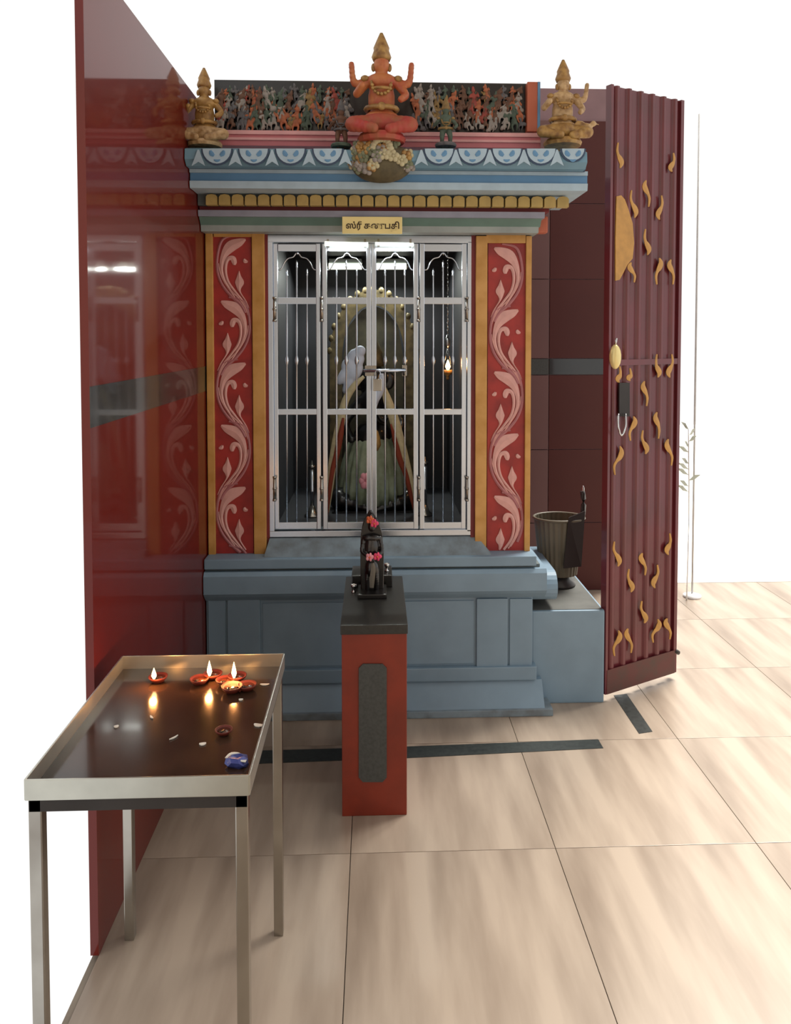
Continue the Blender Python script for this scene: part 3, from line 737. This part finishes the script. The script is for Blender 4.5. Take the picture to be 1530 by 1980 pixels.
# stone step and cups behind
rs = bx('stone_block', X(681,1110,2.79), 2.73, zt2, X(758,1110,2.79), 2.85, Zt(719,1103,2.79), black_stone, None, .003)
tag(rs, 'low black stone block on the pedestal behind the black idol', 'stone')
def flowers(name, label, spots, dy, m):
    t = thing(name, label, 'flower', P(*spots[0], YS-dy))
    for (a, b_) in spots:
        p = P(a, b_, YS-dy)
        for k in range(5):
            q = k*2*math.pi/5; bm = bmesh.new(); blob(bm, p+Vector((math.cos(q)*.008, -.001, math.sin(q)*.008)), (.0075,.0045,.0075), (0,0,q), 8, 6); unparent_loc(link('petal', bm, m, None, True), t)
        bm = bmesh.new(); blob(bm, p+Vector((0,-.004,0)), .004, None, 8, 6); unparent_loc(link('flower_centre', bm, orangef, None, True), t)
flowers('pink_flower', 'bright pink flower tucked on the head of the black idol', [(724, 1012)], .028, pinkf)
flowers('orange_flower', 'small orange flower at the brow of the black idol', [(716, 1005)], .024, orangef)
flowers('pink_flower', 'bright pink flower at the waist of the black idol, right side', [(730, 1076)], .034, pinkf)
flowers('pale_pink_flower', 'pale pink flower at the waist of the black idol, left side', [(715, 1077)], .034, palepink)
for (a, b_, Y, z_, lab) in ((684, 1141, 2.68, zt2, 'tiny silver cup on the pedestal left of the black idol'), (748, 1105, 2.78, Zt(719,1103,2.79), 'tiny silver cup on the stone block right of the black idol')):
    x_ = X(a, b_, Y); t = thing('silver_cup', lab, 'cup', (x_, Y, z_))
    bm = bmesh.new(); lathe(bm, [(.008,0),(.009,.003),(.004,.006),(.004,.012),(.009,.02),(.011,.028),(.0095,.028),(.007,.02),(.001,.016)], 14); link('cup_body', bm, silver, t, True)
    bm = bmesh.new(); lathe(bm, [(.008,.022),(.0085,.026),(.002,.03)], 12); link('filling', bm, whitem, t, True)

# ================================================================== blue step block at the right and the bin on it
YK = 3.09
kx0, kx1 = X(1036, 1280, YK), X(1169, 1280, YK)
zk = Zt(1100, 1181, YK)
kb = bx('step_block', xb+.002, YK, 0, kx1, 3.62, zk, blue, None, .008)
bx('worn_top', xb+.010, YK+.012, zk, kx1-.010, 3.61, zk+.002, mat('grimy_cement', (92,92,88), .8, var=.15, scale=8), kb)
tag(kb, 'plain blue-grey masonry block adjoining the right side of the shrine plinth', 'block')
YN = 3.42
cb = P(1080, 1120, YN)
bnz = zk + .002
bt = thing('ribbed_bin', 'olive-brown ribbed bin with a dark flap standing on the blue block', 'bin', (cb.x, YN, bnz))
zt3 = P(1085, 1000, YN).z - bnz
def ribbed(r0, r1, z0, z1, n=28):
    bm = bmesh.new(); rings = []
    for i in range(7):
        t_ = i/6; r_ = r0+(r1-r0)*t_; z_ = z0+(z1-z0)*t_
        rings.append([bm.verts.new((math.cos(2*math.pi*j/n/2)*(r_*(1.0 if j % 2 else .965)), math.sin(2*math.pi*j/n/2)*(r_*.8*(1.0 if j % 2 else .965)), z_)) for j in range(2*n)])
    for a, b in zip(rings, rings[1:]):
        for j in range(2*n): bm.faces.new((a[j], a[(j+1)%(2*n)], b[(j+1)%(2*n)], b[j]))
    bm.faces.new(rings[0][::-1]); return bm
o = link('bin_body', ribbed(.084, .112, .05, zt3), bin_m, bt); md = o.modifiers.new('t', 'SOLIDIFY'); md.thickness = .004
bm = bmesh.new(); lathe(bm, [(.075,0),(.078,.012),(.05,.03),(.04,.065)], 22); link('bin_foot', bm, bin_in, bt, True)
bm = bmesh.new(); tube(bm, [(math.cos(q)*.113, math.sin(q)*.09, zt3) for q in [2*math.pi*i/24 for i in range(25)]], .006, 8); link('rim', bm, bin_m, bt, True)
bm = bmesh.new(); prism(bm, [(.0,-.088,.10),(.086,-.06,.10),(.104,-.05,zt3+.04),(.02,-.092,zt3+.02)], (0,-1,0), .006); link('dark_flap', bm, bin_in, bt)
bm = bmesh.new(); tube(bm, [(.095,-.02,zt3-.05),(.106,-.02,zt3+.06),(.10,-.02,zt3+.12)], .011, 10, k=3); link('handle', bm, bin_in, bt, True)
bm = bmesh.new(); blob(bm, (.102,-.024,zt3+.13), (.006,.006,.016)); link('handle_tip', bm, silver, bt, True)

# ================================================================== corrugated folding door leaf at the right
A = PZ(1172, 1342, .03); B = PZ(1303, 1300, .03)
A = Vector((A.x, A.y, 0)); B = Vector((B.x, B.y, 0))
dd = (B-A); dl = dd.length; du = dd.normalized(); dn = Vector((du.y, -du.x, 0))   # dn points to the viewer
if dn.y > 0: dn = -dn
def DP(px, py, off=0):                    # a pixel on the door's plane
    d = ray(px, py); t_ = ((A + dn*off) - EYE).dot(dn) / d.dot(dn); return EYE + d*t_
ztopd = DP(1240, 176).z
dr = thing('folding_door_leaf', 'maroon fluted metal door leaf scattered with gold leaf motifs beside the bright opening', 'door', (A+B)/2)
bm = bmesh.new()
n = 6; prof_ = []
m_ = 12
for k in range(n*m_+1):
    u = k/(n*m_); ph = (u*n) % 1
    h = .012*(max(0, min(1, (abs(ph-.5)-.12)/.13)))      # flat ribs with sloping flanks
    prof_.append((u, -h))
f0 = [bm.verts.new(A + du*dl*u + dn*h + Vector((0,0,.03))) for u, h in prof_]
f1 = [bm.verts.new(A + du*dl*u + dn*h + Vector((0,0,ztopd))) for u, h in prof_]
for k in range(len(f0)-1): bm.faces.new((f0[k], f0[k+1], f1[k+1], f1[k]))
o = link('fluted_sheet', bm, door_m); md = o.modifiers.new('t', 'SOLIDIFY'); md.thickness = .003; md.offset = 0
unparent_loc(o, dr)
for u0, u1, nm in ((-.02, .012, 'edge_stile'), (.985, 1.03, 'edge_stile')):
    bm = bmesh.new(); prism(bm, [A+du*dl*u0+dn*.004+Vector((0,0,.03)), A+du*dl*u1+dn*.004+Vector((0,0,.03)), A+du*dl*u1+dn*.004+Vector((0,0,ztopd)), A+du*dl*u0+dn*.004+Vector((0,0,ztopd))], -dn, .03)
    unparent_loc(link(nm, bm, door_m), dr)
bm = bmesh.new(); prism(bm, [A+dn*.006+Vector((0,0,.03)), B+dn*.006+Vector((0,0,.03)), B+dn*.006+Vector((0,0,.13)), A+dn*.006+Vector((0,0,.13))], -dn, .004)
unparent_loc(link('kick_plate', bm, mat('worn_maroon', (96,50,46), .55, var=.2, scale=20, rgb2=(80,58,50))), dr)
bm = bmesh.new(); zz = DP(1240, 700).z; prism(bm, [A+dn*.003+Vector((0,0,zz-.012)), B+dn*.003+Vector((0,0,zz-.012)), B+dn*.003+Vector((0,0,zz+.012)), A+dn*.003+Vector((0,0,zz+.012))], -dn, .004)
unparent_loc(link('cross_strap', bm, door_m), dr)
motifs = [((1200,322),(1195,276)),((1248,352),(1254,400)),((1228,418),(1221,368)),((1274,422),(1279,378)),((1253,490),(1248,443)),((1298,330),(1302,296)),((1276,502),(1270,550)),((1296,505),(1301,550)),((1219,510),(1226,546)),
 ((1273,727),(1270,685)),((1294,727),(1299,685)),((1245,740),(1250,785)),((1226,808),(1219,852)),((1269,800),(1273,848)),((1249,875),(1243,832)),((1291,852),(1298,900)),((1200,866),(1189,918)),((1196,738),(1198,708)),((1217,735),(1218,712)),
 ((1196,1092),(1188,1047)),((1241,1072),(1247,1112)),((1265,1134),(1271,1092)),((1291,1070),(1295,1031)),((1221,1142),(1216,1100)),((1247,1202),(1241,1162)),((1273,1200),(1263,1242)),((1289,1198),(1295,1236)),((1197,1222),(1188,1268)),((1213,1218),(1220,1262))]
for (bx_, by_), (tx, ty) in motifs:
    sgn = 1 if ty > by_ else -1; L_ = abs(ty-by_)/46
    e = (bx_ - tx); wob = 4 if e > 0 else -4
    pts = [(bx_-wob*.3, by_-sgn*3*L_, 2), (bx_+wob*.4, by_+sgn*4*L_, 7), (bx_+wob*.3, by_+sgn*10*L_, 9.5), (bx_-wob*.5, by_+sgn*17*L_, 8.5), ((bx_+tx)/2-wob*.6, by_+sgn*23*L_, 5), (tx-wob*.4, by_+sgn*32*L_, 4.2), (tx, ty, 2.5)]
    bm = bmesh.new(); ribbon(bm, pts, lambda u, v: DP(u, v, .001), dn, .004, k=4)
    unparent_loc(link('gold_leaf_motif', bm, door_gold), dr)
bm = bmesh.new(); big = [(1191,380),(1200,378),(1207,386),(1214,405),(1222,432),(1225,470),(1222,500),(1212,512),(1204,528),(1197,541),(1189,543),(1189,460)]
prism(bm, [DP(a, b, .001) for a, b in big], dn, .005); unparent_loc(tag(link('gold_panel', bm, door_gold), 'large plain gold half-oval', None), dr)
# bulbous brass knob and loop handle on the door edge
kp = DP(1190, 690, .03)
bm = bmesh.new(); blob(bm, kp, (.024,.02,.05)); kn = unparent_loc(link('brass_knob', bm, brass, None, True), dr)
bm = bmesh.new(); tube(bm, [kp+Vector((0,0,.05)), kp+Vector((.004,0,.075))], .005, 8); unparent_loc(link('knob_tip', bm, silver, None, True), kn)
hp0, hp1 = DP(1203, 790, .03), DP(1203, 842, .03)
bm = bmesh.new(); tube(bm, [DP(1196,800,.02), DP(1196,825,.035), DP(1202,842,.035), DP(1210,825,.035), DP(1210,800,.02)], .004, 8, k=4); unparent_loc(link('loop_handle', bm, silver, None, True), dr)
bm = bmesh.new(); prism(bm, [DP(a, b, .006) for a, b in ((1196,740),(1216,740),(1216,805),(1196,805))], dn, .006); unparent_loc(link('latch_plate', bm, iron), dr)
bm = bmesh.new(); tube(bm, [DP(1305,1258,.0), DP(1312,1262,.0)], .01, 8); unparent_loc(link('floor_bolt', bm, iron, None, True), dr)

# outdoors: sunlit courtyard ground and a thin pale pole with a twiggy plant, both painted pale to mimic the glare
struct(bx('ground', 1.2, BY+.12, -.14, 7.0, 13, -.004, mat('pale_concrete', (232,228,220), .8, var=.03)))
pale = mat('glare_bleached_paint', (240,240,240), .8, var=.02)
pc = X(1347, 600, 4.35)
t = thing('thin_pole', 'thin pale pole almost lost in the white glare right of the door leaf', 'pole', (pc, 4.35, 0))
bm = bmesh.new(); tube(bm, [(0,0,.02), (0,0,2.75)], .006, 8); link('pole_shaft', bm, mat('pale_grey_pole', (205,205,205), .8), t, True)
bm = bmesh.new(); lathe(bm, [(.05,0),(.05,.012),(.012,.022)], 14); link('pole_foot', bm, pale, t, True)
t = thing('twiggy_plant', 'spindly washed-out plant standing in the glare beside the thin pale pole', 'plant', (X(1332, 900, 4.3), 4.3, 0))
rnd = random.Random(11)
bm = bmesh.new(); tube(bm, [(0,0,0), (.006,0,.5), (-.004,0,.98)], .004, 6, k=3); link('stem', bm, pale, t, True)
for k in range(12):
    a_ = rnd.uniform(0, 6.28); z_ = .62 + k*.032; d_ = Vector((math.cos(a_)*.05, math.sin(a_)*.05, .03))
    bm = bmesh.new(); prism(bm, [(0,0,z_), Vector((0,0,z_))+d_*.6+Vector((0,0,.016)), Vector((0,0,z_))+d_*1.3, Vector((0,0,z_))+d_*.6-Vector((0,0,.012))], (0,0,1), .0015)
    link('leaf', bm, mat('glare_paled_leaf', (206,208,198), .8) if k == 0 else MATS['glare_paled_leaf'], t)

# ================================================================== steel tray table with lamps
TZ = Zt(392, 1266, 1.92)
tx0, tx1 = X(237, 1262, 1.92), X(549, 1269, 1.92)
ty1 = 1.92; ty0 = PZ(486, 1498, TZ).y
tt = thing('tray_table', 'stainless steel tray table with oil lamps in front of the red wall', 'table', ((tx0+tx1)/2, (ty0+ty1)/2, 0))
K = lambda o: unparent_loc(o, tt)
rh = .032
rim_m = mat('brushed_steel_rim', (196,196,186), .3, metal=.85, var=.08, scale=12)
K(bx('tray_floor', tx0+.002, ty0+.002, TZ-rh-.004, tx1-.002, ty1-.002, TZ-rh, soot))
K(bx('rim', tx0, ty0-.002, TZ-rh-.006, tx1, ty0+.002, TZ, rim_m, None, .001))
K(bx('rim', tx0, ty1-.002, TZ-rh-.006, tx1, ty1+.002, TZ, rim_m, None, .001))
K(bx('rim', tx0-.002, ty0, TZ-rh-.006, tx0+.002, ty1, TZ, rim_m, None, .001))
K(bx('rim', tx1-.002, ty0, TZ-rh-.006, tx1+.002, ty1, TZ, rim_m, None, .001))
K(bx('under_frame', tx0+.004, ty0+.004, TZ-rh-.03, tx1-.004, ty0+.026, TZ-rh-.004, iron))
K(bx('under_frame', tx0+.004, ty1-.026, TZ-rh-.03, tx1-.004, ty1-.004, TZ-rh-.004, iron))
K(bx('under_frame', tx0+.004, ty0+.02, TZ-rh-.03, tx0+.026, ty1-.02, TZ-rh-.004, iron))
K(bx('under_frame', tx1-.026, ty0+.02, TZ-rh-.03, tx1-.004, ty1-.02, TZ-rh-.004, iron))
for a in (tx0+.003, tx1-.026):
    for b_ in (ty0+.004, ty1-.027): K(bx('leg', a, b_, 0, a+.023, b_+.023, TZ-rh-.006, steel_dull, None, .002))
ZT = TZ - rh
def diya(px, py, label, lit=True, s=1.0, fh=.028):
    c = PZ(px, py, ZT); t = thing('oil_lamp', label, 'lamp', (c.x, c.y, ZT))
    bm = bmesh.new(); lathe(bm, [(.010*s,0),(.013*s,.001),(.020*s,.008*s),(.023*s,.014*s),(.021*s,.0145*s),(.016*s,.009*s),(.002,.006*s)], 16)
    link('clay_bowl', bm, clay, t, True)
    bm = bmesh.new(); lathe(bm, [(.016*s,.0092*s),(.0175*s,.0105*s),(.002,.0108*s)], 14); link('oil', bm, oil, t, True)
    bm = bmesh.new(); tube(bm, [(0,0,.008), (-.004,-.017*s,.014*s), (-.004,-.02*s,.018*s)], .002, 6); link('wick', bm, iron, t, True)
    if lit:
        bm = bmesh.new(); flame(bm, (-.004,-.02*s,.016*s), fh, .006); link('flame', bm, flame_m, t, True)
        l = bpy.data.lights.new('flame_glow', 'POINT'); l.energy = .5; l.color = (1,.42,.12); l.shadow_soft_size = .008
        lo = bpy.data.objects.new('flame_glow', l); C.objects.link(lo); lo.parent = t; lo.location = (-.004, -.03, .034)
diya(306, 1318, 'lit clay oil lamp standing alone at the left of the tray', fh=.026)
diya(412, 1312, 'lit clay oil lamp in the cluster, left flame', fh=.036)
diya(459, 1316, 'lit clay oil lamp in the cluster, right flame', fh=.038)
diya(386, 1322, 'unlit dark clay lamp at the left end of the cluster', False)
diya(436, 1324, 'unlit clay lamp between the two burning ones', False)
diya(449, 1338, 'unlit soot-dark clay lamp at the front of the cluster', False, 1.1)
diya(478, 1334, 'unlit clay lamp at the right end of the cluster', False)
diya(433, 1420, 'lone unlit clay lamp toward the front right of the tray', False, .8)
def scrap(px, py, a, b, rz, label, m=whitem, name='petal_scrap'):
    c = PZ(px, py, ZT); bm = bmesh.new()
    pts = [(math.cos(q)*a*(1+.15*math.sin(3*q)), math.sin(q)*b, 0) for q in [2*math.pi*i/10 for i in range(10)]]
    prism(bm, pts, (0,0,1), .002)
    for v in bm.verts: v.co.z += .8*abs(v.co.x)*.15
    o = link(name, bm, m); o.location = (c.x, c.y, ZT+.0002); o.rotation_euler = (0,0,rz); return tag(o, label, 'petal')
scrap(512, 1325, .011, .004, 0, 'long white petal scrap near the right rim of the tray')
scrap(392, 1440, .007, .005, .2, 'white petal scrap at the front middle of the tray')
scrap(225, 1406, .005, .005, .4, 'small pale scrap at the far left of the tray')
scrap(336, 1428, .011, .002, .9, 'thin pale stalk lying slantwise on the tray')
scrap(293, 1388, .007, .002, -.9, 'faint pale stalk at the left middle of the tray')
scrap(500, 1404, .011, .006, -.3, 'crumpled pale scrap by the right rim of the tray')
scrap(466, 1354, .005, .004, 0, 'tiny pale scrap in front of the lamp cluster')
c = PZ(458, 1478, ZT)
t = thing('crumpled_foil', 'crumpled blue and white wrapper at the front right corner of the tray', 'wrapper', (c.x, c.y, ZT))
rnd = random.Random(2)
bm = bmesh.new(); bmesh.ops.create_icosphere(bm, subdivisions=2, radius=1)
for v in bm.verts: v.co = Vector((v.co.x*.024, v.co.y*.02, max(0, v.co.z+.5)*.011)) * rnd.uniform(.8, 1.15)
for v in bm.verts: v.co.z = max(v.co.z, 0)
link('foil', bm, wax, t)
bm = bmesh.new(); ribbon(bm, [(-.02,.0,.006),(-.012,.016,.009),(.004,.012,.006),(.008,-.008,.004),(.02,-.012,.008)], lambda u, v: Vector((u, v, .012)), Vector((0,0,1)), .002, wmin=.001)
link('white_edge', bm, whitem, t)

# ------------------------------------------------------------------ groups of look-alikes
for o in list(sc.objects):
    if o.parent or 'label' not in o: continue
    n_ = o.name.split('.')[0]
    g_ = {'oil_lamp': 'clay oil lamps on the steel tray', 'petal_scrap': 'scraps scattered on the steel tray', 'tube_light': 'tube lights inside the niche',
          'slim_tube_light': 'slim tubes across the gate head', 'lamp_stand': 'lamp stands inside the niche', 'silver_cup': 'silver cups beside the black idol',
          'garland': 'garlands on the niche idol', 'pink_flower': 'flowers on the idols', 'pale_pink_flower': 'flowers on the idols', 'orange_flower': 'flowers on the idols'}.get(n_)
    if n_.endswith('_statue'): g_ = 'statues along the cornice'
    if g_: o['group'] = g_
